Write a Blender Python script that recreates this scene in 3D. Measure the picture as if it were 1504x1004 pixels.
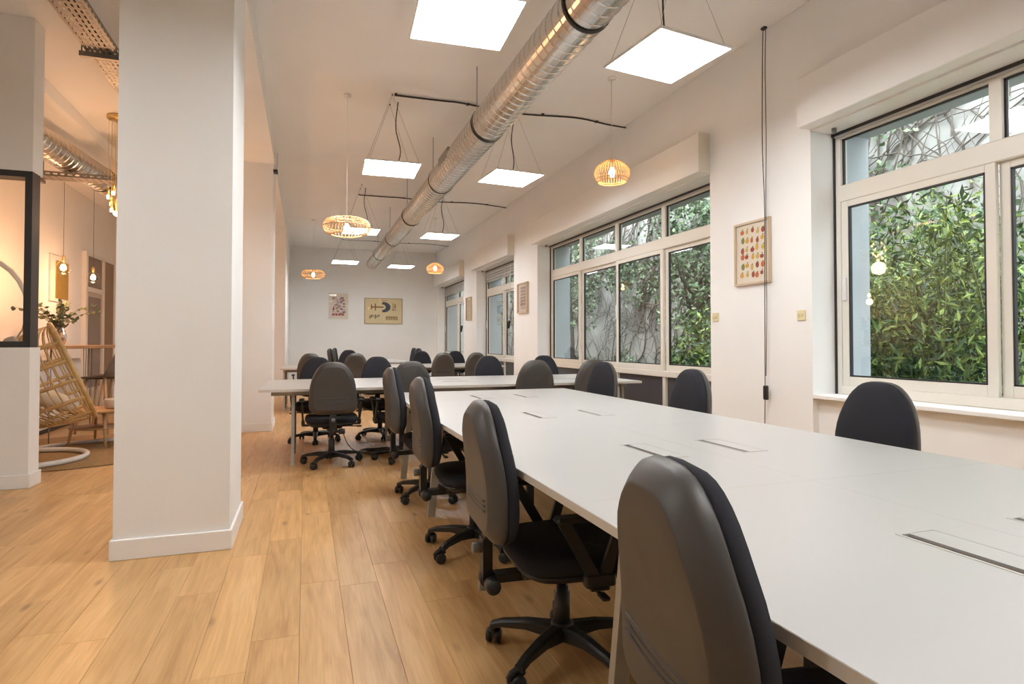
import bpy, math, random
from mathutils import Vector, Matrix
R = math.radians
random.seed(7)
sc = bpy.context.scene
for o in list(bpy.data.objects): bpy.data.objects.remove(o)
COL = sc.collection

# ------------------------------------------------------------------ camera
CAM_H, F, YAW, PITCH, CY = 1.18, 875.0, R(19.11), R(1.12), 485.7
cam_d = bpy.data.cameras.new('camera'); cam = bpy.data.objects.new('camera', cam_d); COL.objects.link(cam)
cam.location = (0, 0, CAM_H)
cam.rotation_euler = (R(90) + PITCH, 0, -YAW)
cam_d.sensor_fit = 'HORIZONTAL'; cam_d.sensor_width = 36.0
cam_d.lens = F / 1504 * 36.0
cam_d.shift_y = (CY - 502) / 1504
cam_d.clip_start = 0.05
sc.camera = cam
def proj(p):
    w = Vector(p) - Vector((0, 0, CAM_H)); c, s = math.cos(YAW), math.sin(YAW)
    d = (c*w.x - s*w.y, s*w.x + c*w.y, w.z)
    fw = d[1]*math.cos(PITCH) + d[2]*math.sin(PITCH); up = -d[1]*math.sin(PITCH) + d[2]*math.cos(PITCH)
    return (752 + F*d[0]/fw, CY - F*up/fw, fw)

# ------------------------------------------------------------------ world, light, exposure
w = bpy.data.worlds.new('overcast_sky'); sc.world = w; w.use_nodes = True
w.node_tree.nodes['Background'].inputs[0].default_value = (0.86, 0.93, 1.0, 1)
w.node_tree.nodes['Background'].inputs[1].default_value = 3.1
PANEL_L = 12.0          # radiance of the LED panels
sun_d = bpy.data.lights.new('sun', 'SUN'); sun_d.energy = 1.2; sun_d.angle = R(12); sun_d.color = (1, .96, .88)
sun = bpy.data.objects.new('sun', sun_d); COL.objects.link(sun); sun.rotation_euler = (R(20), R(-14), 0)
sun.location = (8, 5, 12)
sc.view_settings.view_transform = 'Standard'; sc.view_settings.look = 'None'
sc.view_settings.gamma = 1.0; sc.view_settings.use_curve_mapping = False
sc.view_settings.exposure = 1.38

# ------------------------------------------------------------------ materials
MAT = {}
def mat(name, col, rough=.6, metal=0., var=0., vscale=8., bump=0., bscale=60., spec=.5, rand=0., emit=None, es=0., trans=0., sub=0.):
    if name in MAT: return MAT[name]
    m = bpy.data.materials.new(name); m.use_nodes = True; nt = m.node_tree; N = nt.nodes; L = nt.links
    b = N['Principled BSDF']
    b.inputs['Base Color'].default_value = (*col, 1); b.inputs['Roughness'].default_value = rough
    b.inputs['Metallic'].default_value = metal; b.inputs['Specular IOR Level'].default_value = spec
    if trans: b.inputs['Transmission Weight'].default_value = trans
    if emit:
        b.inputs['Emission Color'].default_value = (*emit, 1); b.inputs['Emission Strength'].default_value = es
    tc = N.new('ShaderNodeTexCoord')
    if var or rand:
        hs = N.new('ShaderNodeHueSaturation'); hs.inputs['Color'].default_value = (*col, 1)
        val = None
        if var:
            nz = N.new('ShaderNodeTexNoise'); nz.inputs['Scale'].default_value = vscale; nz.inputs['Detail'].default_value = 4
            L.new(tc.outputs['Object'], nz.inputs['Vector'])
            mr = N.new('ShaderNodeMapRange'); mr.inputs['From Min'].default_value = .25; mr.inputs['From Max'].default_value = .75
            mr.inputs['To Min'].default_value = 1 - var; mr.inputs['To Max'].default_value = 1 + var
            L.new(nz.outputs['Fac'], mr.inputs['Value']); val = mr.outputs[0]
        if rand:
            oi = N.new('ShaderNodeObjectInfo'); mr2 = N.new('ShaderNodeMapRange')
            mr2.inputs['To Min'].default_value = 1 - rand; mr2.inputs['To Max'].default_value = 1 + rand
            L.new(oi.outputs['Random'], mr2.inputs['Value'])
            if val:
                mu = N.new('ShaderNodeMath'); mu.operation = 'MULTIPLY'; L.new(val, mu.inputs[0]); L.new(mr2.outputs[0], mu.inputs[1]); val = mu.outputs[0]
            else: val = mr2.outputs[0]
        L.new(val, hs.inputs['Value']); L.new(hs.outputs[0], b.inputs['Base Color'])
    if bump:
        nb = N.new('ShaderNodeTexNoise'); nb.inputs['Scale'].default_value = bscale; nb.inputs['Detail'].default_value = 5
        L.new(tc.outputs['Object'], nb.inputs['Vector'])
        bp = N.new('ShaderNodeBump'); bp.inputs['Strength'].default_value = bump; bp.inputs['Distance'].default_value = .01
        L.new(nb.outputs['Fac'], bp.inputs['Height']); L.new(bp.outputs[0], b.inputs['Normal'])
    MAT[name] = m; return m

def wood_mat(name, island):
    m = bpy.data.materials.new(name); m.use_nodes = True; nt = m.node_tree; N = nt.nodes; L = nt.links
    b = N['Principled BSDF']; b.inputs['Roughness'].default_value = .38; b.inputs['Specular IOR Level'].default_value = .4
    tc = N.new('ShaderNodeTexCoord')
    if island: rnd = N.new('ShaderNodeNewGeometry').outputs['Random Per Island']
    else: rnd = N.new('ShaderNodeObjectInfo').outputs['Random']
    off = N.new('ShaderNodeMath'); off.operation = 'MULTIPLY'; off.inputs[1].default_value = 37.0; L.new(rnd, off.inputs[0])
    cx = N.new('ShaderNodeCombineXYZ'); L.new(off.outputs[0], cx.inputs[0]); L.new(off.outputs[0], cx.inputs[1])
    geo = N.new('ShaderNodeNewGeometry')
    ad = N.new('ShaderNodeVectorMath'); ad.operation = 'ADD'; L.new(geo.outputs['Position'], ad.inputs[0]); L.new(cx.outputs[0], ad.inputs[1])
    mp = N.new('ShaderNodeMapping'); mp.inputs['Scale'].default_value = (9, .9, 1); L.new(ad.outputs[0], mp.inputs[0])
    n1 = N.new('ShaderNodeTexNoise'); n1.inputs['Scale'].default_value = 1.6; n1.inputs['Detail'].default_value = 6; n1.inputs['Distortion'].default_value = 1.2
    L.new(mp.outputs[0], n1.inputs['Vector'])
    mp2 = N.new('ShaderNodeMapping'); mp2.inputs['Scale'].default_value = (70, 2.5, 1); L.new(ad.outputs[0], mp2.inputs[0])
    n2 = N.new('ShaderNodeTexNoise'); n2.inputs['Scale'].default_value = 1.5; n2.inputs['Detail'].default_value = 3; L.new(mp2.outputs[0], n2.inputs['Vector'])
    cr = N.new('ShaderNodeValToRGB'); e = cr.color_ramp.elements
    e[0].position = .25; e[0].color = (.50, .27, .105, 1); e[1].position = .75; e[1].color = (.72, .45, .205, 1)
    e2 = cr.color_ramp.elements.new(.5); e2.color = (.64, .375, .155, 1)
    L.new(n1.outputs['Fac'], cr.inputs[0])
    # knots
    mp3 = N.new('ShaderNodeMapping'); mp3.inputs['Scale'].default_value = (6, 2.2, 1); L.new(ad.outputs[0], mp3.inputs[0])
    vo = N.new('ShaderNodeTexVoronoi'); vo.inputs['Scale'].default_value = .9; L.new(mp3.outputs[0], vo.inputs['Vector'])
    kr = N.new('ShaderNodeMapRange'); kr.inputs['From Min'].default_value = .0; kr.inputs['From Max'].default_value = .13
    kr.inputs['To Min'].default_value = .45; kr.inputs['To Max'].default_value = 1.; L.new(vo.outputs['Distance'], kr.inputs['Value'])
    fr = N.new('ShaderNodeMapRange'); fr.inputs['From Min'].default_value = .3; fr.inputs['From Max'].default_value = .7
    fr.inputs['To Min'].default_value = .90; fr.inputs['To Max'].default_value = 1.06; L.new(n2.outputs['Fac'], fr.inputs['Value'])
    rr = N.new('ShaderNodeMapRange'); rr.inputs['To Min'].default_value = .90; rr.inputs['To Max'].default_value = 1.10; L.new(rnd, rr.inputs['Value'])
    m1 = N.new('ShaderNodeMath'); m1.operation = 'MULTIPLY'; L.new(kr.outputs[0], m1.inputs[0]); L.new(fr.outputs[0], m1.inputs[1])
    m2 = N.new('ShaderNodeMath'); m2.operation = 'MULTIPLY'; L.new(m1.outputs[0], m2.inputs[0]); L.new(rr.outputs[0], m2.inputs[1])
    hs = N.new('ShaderNodeHueSaturation'); L.new(cr.outputs[0], hs.inputs['Color']); L.new(m2.outputs[0], hs.inputs['Value'])
    L.new(hs.outputs[0], b.inputs['Base Color'])
    return m

def glass_mat(name, tint=(1, 1, 1), ior=1.5):
    m = bpy.data.materials.new(name); m.use_nodes = True; nt = m.node_tree; N = nt.nodes; L = nt.links
    N.remove(N['Principled BSDF'])
    tr = N.new('ShaderNodeBsdfTransparent'); tr.inputs[0].default_value = (*tint, 1)
    gl = N.new('ShaderNodeBsdfGlossy'); gl.inputs['Roughness'].default_value = 0.0
    lw = N.new('ShaderNodeLayerWeight'); lw.inputs[0].default_value = .5
    pw = N.new('ShaderNodeMath'); pw.operation = 'POWER'; pw.inputs[1].default_value = 5; L.new(lw.outputs['Facing'], pw.inputs[0])
    f0 = ((ior-1)/(ior+1))**2
    fr = N.new('ShaderNodeMath'); fr.operation = 'MULTIPLY_ADD'; fr.inputs[1].default_value = 1-f0; fr.inputs[2].default_value = f0; L.new(pw.outputs[0], fr.inputs[0])
    mx = N.new('ShaderNodeMixShader'); L.new(fr.outputs[0], mx.inputs[0]); L.new(tr.outputs[0], mx.inputs[1]); L.new(gl.outputs[0], mx.inputs[2])
    L.new(mx.outputs[0], N['Material Output'].inputs[0]); return m

WALL = mat('wall_paint', (.89, .885, .872), .75, var=.02, vscale=2, bump=.05, bscale=90)
CEIL = mat('ceiling_paint', (.90, .895, .885), .8, var=.02, vscale=1.5)
BEAM = mat('trim_paint', (.90, .885, .865), .5)
FRAME = mat('window_frame_cream', (.78, .74, .66), .35)
GASKET = mat('gasket_black', (.02, .02, .022), .5)
BOXP = mat('shutter_box_white', (.88, .865, .84), .3)
SHUT = mat('shutter_grey', (.42, .41, .39), .5)
DESK = mat('desk_white', (.51, .503, .49), .3, spec=.45)
EDGE = mat('desk_edge', (.66, .62, .56), .4)
LEGM = mat('desk_leg_grey', (.42, .40, .36), .4, metal=.3)
SHELL = mat('chair_shell_plastic', (.066, .060, .056), .42, bump=.04, bscale=500)
FABRIC = mat('chair_fabric', (.030, .030, .036), .9, bump=.25, bscale=700, spec=.2)
BLACKP = mat('black_plastic', (.018, .018, .018), .42)
KNOBM = mat('grey_plastic', (.16, .16, .16), .4)
DARK = mat('slot_dark', (.02, .016, .014), .6)
ALU = mat('panel_rim_white', (.82, .80, .77), .35)
LED = mat('led_diffuser', (.9, .9, .9), .5, emit=(.985, .995, 1), es=PANEL_L)
WIRE = mat('steel_wire', (.35, .33, .31), .35, metal=.8)
CABLE = mat('black_cable', (.02, .018, .017), .5)
DUCT = mat('galvanised_steel', (.62, .60, .57), .26, metal=1., var=.10, vscale=6, bump=.06, bscale=20)
GALV = mat('cable_tray_steel', (.27, .255, .24), .5, metal=.9, var=.1)
RATTAN = mat('rattan_lamp', (.80, .54, .30), .6, var=.12, vscale=30)
RATTAN2 = mat('rattan_chair', (.58, .39, .17), .5, var=.2, vscale=20)
BULB = mat('bulb_glow', (1, .8, .5), .4, emit=(1, .66, .34), es=14)
WHITEM = mat('white_metal', (.82, .80, .77), .35)
BLACKF = mat('black_steel_frame', (.022, .020, .019), .45)
GLASS = glass_mat('window_glass', (.93, .96, .95), 1.5)
CLEAR = glass_mat('clear_glass', (.98, .96, .93), 1.3)
BRASS = mat('brass', (.75, .56, .22), .3, metal=1.)
OAK = mat('oak_veneer', (.46, .24, .10), .45, var=.15, vscale=5)
BEECH = mat('beech_legs', (.58, .38, .20), .5)
GREYSH = mat('grey_shell', (.16, .135, .125), .5)
SWITCH = mat('cream_plastic', (.75, .66, .40), .4)

# ------------------------------------------------------------------ mesh builder
class MB:
    def __init__(s): s.v = []; s.f = []; s.m = []; s.sm = []
    def add(s, vs, fs, mi=0, smooth=False):
        n = len(s.v); s.v += [tuple(x) for x in vs]
        for f in fs: s.f.append([i + n for i in f]); s.m.append(mi); s.sm.append(smooth)
        return s
    def box(s, a, b, mi=0, bev=0.):
        x0, x1 = sorted((a[0], b[0])); y0, y1 = sorted((a[1], b[1])); z0, z1 = sorted((a[2], b[2]))
        if bev <= 0:
            vs = [(x0,y0,z0),(x1,y0,z0),(x1,y1,z0),(x0,y1,z0),(x0,y0,z1),(x1,y0,z1),(x1,y1,z1),(x0,y1,z1)]
            return s.add(vs, [(0,3,2,1),(4,5,6,7),(0,1,5,4),(1,2,6,5),(2,3,7,6),(3,0,4,7)], mi)
        vs = []
        B = min(bev, (x1-x0)/2.01, (y1-y0)/2.01, (z1-z0)/2.01)
        import itertools
        idx = {}
        for sx, sy, sz in itertools.product((0,1), repeat=3):
            px, py, pz = (x0,x1)[sx], (y0,y1)[sy], (z0,z1)[sz]
            ix, iy, iz = px + (B, -B)[sx], py + (B, -B)[sy], pz + (B, -B)[sz]
            idx[sx,sy,sz] = len(vs); vs += [(px,iy,iz),(ix,py,iz),(ix,iy,pz)]
        g = lambda a,b,c,k: idx[a,b,c]+k
        fs = [(g(0,0,0,0),g(0,0,1,0),g(0,1,1,0),g(0,1,0,0)),(g(1,0,0,0),g(1,1,0,0),g(1,1,1,0),g(1,0,1,0)),
              (g(0,0,0,1),g(1,0,0,1),g(1,0,1,1),g(0,0,1,1)),(g(0,1,0,1),g(0,1,1,1),g(1,1,1,1),g(1,1,0,1)),
              (g(0,0,0,2),g(0,1,0,2),g(1,1,0,2),g(1,0,0,2)),(g(0,0,1,2),g(1,0,1,2),g(1,1,1,2),g(0,1,1,2))]
        for sy in (0,1):
            for sz in (0,1):
                q=[g(0,sy,sz,1),g(1,sy,sz,1),g(1,sy,sz,2),g(0,sy,sz,2)]; fs.append(q if sy!=sz else q[::-1])
        for sx in (0,1):
            for sz in (0,1):
                q=[g(sx,0,sz,0),g(sx,1,sz,0),g(sx,1,sz,2),g(sx,0,sz,2)]; fs.append(q[::-1] if sx!=sz else q)
        for sx in (0,1):
            for sy in (0,1):
                q=[g(sx,sy,0,0),g(sx,sy,1,0),g(sx,sy,1,1),g(sx,sy,0,1)]; fs.append(q if sx!=sy else q[::-1])
        for sx, sy, sz in itertools.product((0,1), repeat=3):
            q=[g(sx,sy,sz,0),g(sx,sy,sz,1),g(sx,sy,sz,2)]; fs.append(q if (sx+sy+sz)%2==0 else q[::-1])
        return s.add(vs, fs, mi)
    def tube(s, pts, r, n=6, closed=False, mi=0, cap=True, flat=None):
        pts = [Vector(p) for p in pts]; k = len(pts)
        rs = r if isinstance(r, (list, tuple)) else [r]*k
        tan = []
        for i in range(k):
            a = pts[(i-1) % k] if (closed or i > 0) else pts[i]; b = pts[(i+1) % k] if (closed or i < k-1) else pts[i]
            t = (b - a); tan.append(t.normalized() if t.length > 1e-9 else Vector((0,0,1)))
        up = Vector((0,0,1)) if abs(tan[0].z) < .9 else Vector((1,0,0))
        u = tan[0].cross(up).normalized(); vs = []
        for i in range(k):
            u = (u - tan[i]*u.dot(tan[i])); u = u.normalized() if u.length > 1e-6 else tan[i].orthogonal().normalized()
            vv = tan[i].cross(u)
            for j in range(n):
                a = 2*math.pi*j/n; fx = flat if flat else 1.
                vs.append(pts[i] + u*math.cos(a)*rs[i] + vv*math.sin(a)*rs[i]*fx)
        fs = []
        for i in range(k if closed else k-1):
            for j in range(n):
                a, b = i*n + j, i*n + (j+1) % n; c = ((i+1) % k)*n
                fs.append((a, b, c + (j+1) % n, c + j))
        if cap and not closed: fs.append(tuple(range(n))[::-1]); fs.append(tuple((k-1)*n + j for j in range(n)))
        return s.add(vs, fs, mi, n > 4)
    def lathe(s, prof, n=20, c=(0,0,0), axis='z', mi=0, cap=True):
        vs = []; fs = []
        for r, h in prof:
            for j in range(n):
                a = 2*math.pi*j/n; x, y = r*math.cos(a), r*math.sin(a)
                p = (x, y, h) if axis == 'z' else ((h, x, y) if axis == 'x' else (y, h, x))
                vs.append((c[0]+p[0], c[1]+p[1], c[2]+p[2]))
        for i in range(len(prof)-1):
            for j in range(n): fs.append((i*n+j, i*n+(j+1)%n, (i+1)*n+(j+1)%n, (i+1)*n+j))
        if cap: fs.append(tuple(range(n))[::-1]); fs.append(tuple((len(prof)-1)*n+j for j in range(n)))
        return s.add(vs, fs, mi, True)
    def bar(s, a, b, wx, wy, mi=0, w2=None, up=None):
        a, b = Vector(a), Vector(b); t = (b-a).normalized()
        up = Vector(up) if up else (Vector((0,1,0)) if abs(t.y) < .9 else Vector((1,0,0)))
        u = t.cross(up).normalized(); v = u.cross(t).normalized(); w2 = w2 or (wx, wy)
        vs = []
        for p, (qx, qy) in ((a, (wx, wy)), (b, w2)):
            for sx, sy in ((-1,-1),(1,-1),(1,1),(-1,1)): vs.append(p + u*sx*qx/2 + v*sy*qy/2)
        return s.add(vs, [(0,1,2,3),(7,6,5,4),(0,4,5,1),(1,5,6,2),(2,6,7,3),(3,7,4,0)], mi)
    def mesh(s, name):
        me = bpy.data.meshes.new(name); me.from_pydata(s.v, [], s.f)
        me.polygons.foreach_set('material_index', s.m); me.polygons.foreach_set('use_smooth', s.sm); me.update(); return me
    def build(s, name, mats, parent=None, loc=None, fixn=True):
        me = s.mesh(name)
        for m in (mats if isinstance(mats, (list, tuple)) else [mats]): me.materials.append(m)
        if fixn:
            import bmesh
            bm = bmesh.new(); bm.from_mesh(me); bmesh.ops.recalc_face_normals(bm, faces=bm.faces); bm.to_mesh(me); bm.free()
        o = bpy.data.objects.new(name, me); COL.objects.link(o)
        if parent: o.parent = parent
        if loc: o.location = loc
        return o
def link(name, me, parent=None, loc=(0,0,0), rz=0):
    o = bpy.data.objects.new(name, me); COL.objects.link(o); o.location = loc; o.rotation_euler = (0, 0, rz)
    if parent: o.parent = parent
    return o
def tag(o, label=None, cat=None, group=None, kind=None):
    if label: o['label'] = label
    if cat: o['category'] = cat
    if group: o['group'] = group
    if kind: o['kind'] = kind
    return o
def thing(name, label, cat, loc=(0,0,0), rz=0, group=None, kind=None):
    o = bpy.data.objects.new(name, None); COL.objects.link(o); o.location = loc; o.rotation_euler = (0, 0, rz)
    o.empty_display_size = .1
    return tag(o, label, cat, group, kind)
def copy_tree(o, parent=None):
    c = o.copy(); COL.objects.link(c); c.parent = parent
    for ch in list(o.children): copy_tree(ch, c)
    return c
def struct(name, mb, m, parent=None): return tag(mb.build(name, m, parent), kind='structure')

# ------------------------------------------------------------------ room shell
XR, XO, XF = 3.70, 4.30, 3.97          # right wall: inner face, outer face, window plane
YB, ZC = 17.6, 3.85
XL, YN = -3.6, -7.0                     # lounge side wall, wall behind the camera
WINS = [(3.59, -0.95), (9.36, 4.81), (13.17, 10.57), (17.43, 14.30)]   # far, near jamb (y)
ZW0, ZW1, ZSILL = .80, 2.83, .78

base = MB().box((XL-.2, YN-.2, -.12), (XO, YB+.2, -.012))
floor = struct('floor', base, mat('screed', (.3, .25, .2), .9))
tag(floor, 'honey oak laminate plank floor')
# planks
PW, PL = .18, 1.26
pm = MB().box((0, 0, -.012), (PW-.0008, PL-.0012, 0), bev=.0009).mesh('plank')
WOOD = wood_mat('oak_laminate', False); WOODI = wood_mat('oak_laminate_far', True)
pm.materials.append(WOOD)
cand = []; cut = []
nrow0 = math.floor((XL - .345)/PW)
rx = .345 + nrow0*PW
while rx < XR - .01:
    y0 = YN - random.random()*PL
    while y0 < YB:
        a, b = max(y0, YN), min(y0 + PL, YB)
        x0, x1 = max(rx, XL), min(rx + PW, XR)
        full = (b - a > PL - 1e-6) and (x1 - x0 > PW - 1e-6)
        sc_ = 0
        if full and a > .25:
            q = [proj((xx, yy, 0)) for xx in (x0, x1) for yy in (a, b)]
            if any(-40 < t[0] < 1544 and t[1] < 1030 for t in q):
                d = min(t[2] for t in q); sc_ = 1/d/d
                if x0 > .95 and a > .6: sc_ *= .3
                if x1 < -.98 and b > 5 and proj((x0, a, 0))[0] > 160: sc_ = 0
        (cand if sc_ > 0 else cut).append((sc_, x0, x1, a, b))
        y0 += PL
    rx += PW
cand.sort(reverse=True)
for s_, x0, x1, a, b in cand[:298]: link('plank', pm, floor, (x0, a, 0))
rest = MB()
for s_, x0, x1, a, b in cand[298:] + cut:
    if b - a > .02 and x1 - x0 > .01: rest.box((x0, a, -.012), (x1-.0008, b-.0012, 0), bev=.0009)
tag(rest.build('far_planks', WOODI, floor, fixn=False), kind='stuff')

struct('ceiling', MB().box((XL-.2, YN-.2, ZC), (XO, YB+.2, ZC+.2)), CEIL)
struct('ceiling_soffit', MB().box((XL, 6.08, ZC-.15), (-2.5, 13.8, ZC-.001)), CEIL)
struct('ceiling_beam', MB().box((-.98, YN, 3.58), (-.405, YB, ZC-.001)), WALL)
struct('wall_back', MB().box((-.6, YB, 0), (XO, YB+.2, ZC-.001)), WALL)
struct('wall_front', MB().box((XL-.2, YN-.2, 0), (XO, YN, ZC-.001)), WALL)
struct('wall_left', MB().box((XL-.2, YN, 0), (XL, 14.0, ZC-.001)), WALL)
mb = MB().box((XL, 13.8, 0), (-.42, 14.0, ZC-.001)); mb.box((-.62, 14.0, 0), (-.42, YB, ZC-.001))
struct('wall_lounge', mb, WALL)
# right wall: piers, lintels, parapets
XM = XF + .05
mb = MB(); fo = MB(); prev = YB
for i, (yf, yn) in enumerate(WINS[::-1]):
    for m_, xa, xb in ((mb, XR, XM), (fo, XM + .0005, XO)):
        if prev - yf > .01: m_.box((xa, yf, 0), (xb, prev, ZC-.001))
        m_.box((xa, yn, ZW1), (xb, yf, ZC-.001))
    prev = yn
mb.box((XR, YN, 0), (XM, prev, ZC-.001)); fo.box((XM + .0005, YN, 0), (XO, prev, ZC-.001))
mb.box((XR+.06, WINS[0][1], 0), (XM, WINS[0][0], ZSILL-.03)); fo.box((XM + .0005, WINS[0][1], 0), (XO, WINS[0][0], ZSILL-.03))
wr = struct('wall_right', mb, WALL)
struct('wall_facade', fo, mat('facade_render', (.40, .43, .45), .9, var=.06, vscale=3))
mb = MB().box((XR-.01, WINS[0][1], ZSILL-.03), (XF+.01, WINS[0][0], ZSILL), bev=.004)
struct('trim_1', mb, BEAM)

def pillar(x0, x1, y0, y1):
    p = struct('wall_pillar', MB().box((x0, y0, 0), (x1, y1, 3.579)), WALL)
    b = MB(); t = .015; h = .112
    for a, c in (((x0-t, y0-t), (x1+t, y0)), ((x0-t, y1), (x1+t, y1+t)), ((x0-t, y0), (x0, y1)), ((x1, y0), (x1+t, y1))):
        b.box((*a, 0), (*c, h), bev=.004)
    b.build('baseboard', BEAM, p); return p
pillar(-.98, -.405, 3.775, 4.40)
pillar(-.99, -.425, 8.58, 9.22)
# half wall with the glazed screen
mb = MB(); WY0, WY1, WX = 5.87, 6.07, -2.12
mb.box((XL, WY0, 0), (WX, WY1, 1.14)); mb.box((XL, WY0, 2.58), (WX, WY1, ZC-.002)); mb.box((XL, WY0, 1.14), (XL+.3, WY1, 2.58)); 
wl = struct('wall_partition', mb, WALL)
b = MB(); b.box((XL, WY0-.015, 0), (WX+.015, WY0, .112), bev=.004); b.box((WX, WY0, 0), (WX+.015, WY1+.015, .112), bev=.004)
b.build('baseboard', BEAM, wl)
win5 = thing('window_5', 'black steel framed interior screen above the half wall', None, (0,0,0), kind='structure')
b = MB(); 
b.box((XL+.3, WY0, 1.14), (WX-.0, WY1-.05, 1.19)); b.box((XL+.3, WY0, 2.53), (WX, WY1-.05, 2.58)); b.box((WX-.05, WY0, 1.19), (WX, WY1-.05, 2.53)); b.box((XL+.3, WY0, 1.19), (XL+.35, WY1-.05, 2.53))
b.build('frame', BLACKF, win5)
MB().box((XL+.35, 5.96, 1.19), (WX-.05, 5.968, 2.53)).build('pane', CLEAR, win5)
# baseboards along visible walls
def base_board(name, a, c): struct(name, MB().box((*a, 0), (*c, .112), bev=.004), BEAM)
base_board('baseboard_back', (-.42, YB-.015), (XR, YB)); base_board('baseboard_lounge', (-3.4, 13.785), (-.42, 13.8))
base_board('baseboard_right', (XR-.015, 9.37), (XR, 10.56))

# ------------------------------------------------------------------ windows
def window(n, yf, yn, panes, low_panel, label):
    wn = thing('window_%d' % n, label, None, (0,0,0), kind='structure')
    z0 = .80; fx0, fx1 = XF-.03, XF+.04
    fr = MB()
    zb = .02 if low_panel else ZSILL
    fr.box((fx0, yf-.055, zb), (fx1, yf, ZW1)); fr.box((fx0, yn, zb), (fx1, yn+.055, ZW1))
    fr.box((fx0, yn+.055, ZW1-.06), (fx1, yf-.055, ZW1))
    fr.box((fx0-.012, yn+.055, 2.27), (fx1, yf-.055, 2.40), bev=.006)
    fr.box((fx0-.012, yn+.055, zb if not low_panel else .78), (fx1, yf-.055, .85), bev=.005)
    if low_panel: fr.box((fx0, yn+.055, zb), (fx1, yf-.055, .10))
    fr.build('frame', FRAME, wn)
    g = MB(); g.box((XF-.045, yf-.012, zb), (XF-.03, yf-.001, ZW1)); g.box((XF-.06, yn, ZW1-.035), (XF-.03, yf, ZW1-.001))
    g.build('shutter_guide', GASKET, wn)
    span = (yf - yn - .11)/panes
    for k in range(panes):
        a = yf - .055 - k*span; c = a - span
        # upper light
        if k: MB().box((fx0, a-.035, 2.40), (fx1, a+.035, ZW1-.06)).build('mullion', FRAME, wn)
        u0, u1 = c + (.035 if k < panes-1 else 0), a - (.035 if k else 0)
        p = MB().box((XF+.002, u0, 2.40), (XF+.008, u1, ZW1-.06)).build('pane', GLASS, wn)
        gk = MB()
        for (q0, q1) in (((u0, 2.40), (u0+.012, ZW1-.06)), ((u1-.012, 2.40), (u1, ZW1-.06)), ((u0, ZW1-.072), (u1, ZW1-.06))):
            gk.box((XF-.006, q0[0], q0[1]), (XF+.012, q1[0], q1[1]))
        gk.build('gasket', GASKET, p)
        # sliding sash
        so = -.022 if k % 2 == 0 else .012
        sa, scn = a - (.0 if k else .01), c + .0
        s_ = MB(); t = .06
        for q0, q1 in (((sa-t, .85), (sa, 2.27)), ((scn, .85), (scn+t, 2.27)), ((scn+t, .85), (sa-t, .92)), ((scn+t, 2.225), (sa-t, 2.27))):
            s_.box((XF+so-.016, q0[0], q0[1]), (XF+so+.016, q1[0], q1[1]), bev=.003)
        so_ = s_.build('sash', FRAME, wn)
        MB().box((XF+so-.003, scn+t, .92), (XF+so+.003, sa-t, 2.225)).build('pane', GLASS, so_)
        gk = MB(); e = .011
        for q0, q1 in (((sa-t-e, .92), (sa-t, 2.225)), ((scn+t, .92), (scn+t+e, 2.225)), ((scn+t, .92), (sa-t, .92+e)), ((scn+t, 2.225-e), (sa-t, 2.225))):
            gk.box((XF+so-.013, q0[0], q0[1]), (XF+so+.013, q1[0], q1[1]))
        gk.build('gasket', GASKET, so_)
        if k % 2 == 0:
            hy = sa - .03
            MB().box((XF+so-.034, hy-.018, 1.50), (XF+so-.016, hy+.018, 1.68), bev=.006).build('sash_handle', WHITEM, so_)
        if low_panel:
            if k: MB().box((fx0, a-.03, .10), (fx1, a+.03, .78)).build('mullion', FRAME, wn)
            MB().box((XF, c + .03, .10), (XF+.02, a-.03, .78)).build('lower_panel', mat('dark_spandrel', (.075, .072, .078), .35), wn)
    return wn
window(1, *WINS[0], 4, False, 'cream sliding window over the white parapet, showing green bamboo')
window(2, *WINS[1], 4, True, 'wide cream sliding window of four sashes facing bare vines')
window(3, *WINS[2], 2, True, 'two-sash cream window with half lowered grey shutter beside row print')
window(4, *WINS[3], 2, True, 'two-sash cream window with lowered grey shutter next to back wall')
SHLAB = ['white roller shutter box above the window on the green bamboo', 'long white roller shutter box above the four-sash window',
         'white roller shutter box between the row print and the faint print', 'white roller shutter box meeting the back wall']
for i, (yf, yn) in enumerate(WINS):
    t = thing('shutter_box', SHLAB[i], 'shutter box', (3.57, (yf+yn)/2, ZW1), 0, 'roller shutter boxes over the windows')
    L_ = (yf-yn)/2 + (.0 if i < 3 else -.02)
    MB().box((0, -L_, 0), (.13, L_, .38), bev=.006).build('box', BOXP, t)
    MB().box((.13, -L_+.01, -.012), (.36, L_-.01, .0)).build('underside', BOXP, t)
    MB().box((-.001, -L_-.004, .0), (.129, -L_, .378)).build('end_cap', mat('end_cap_cream', (.80, .75, .64), .5), t)
    MB().lathe([(.018, 0), (.018, .03)], 10, (.24, L_-.12, -.045)).build('stop', KNOBM, t)
    if i >= 2:
        s_ = MB()
        for k in range(5): s_.box((.345, -L_+.02, -.29+k*.058), (.362, L_-.02, -.29+k*.058+.052), bev=.006)
        s_.build('shutter_curtain', SHUT, t)
    else:
        MB().box((.345, -L_+.02, -.05), (.362, L_-.02, -.012), bev=.005).build('shutter_curtain', SHUT, t)

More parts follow.
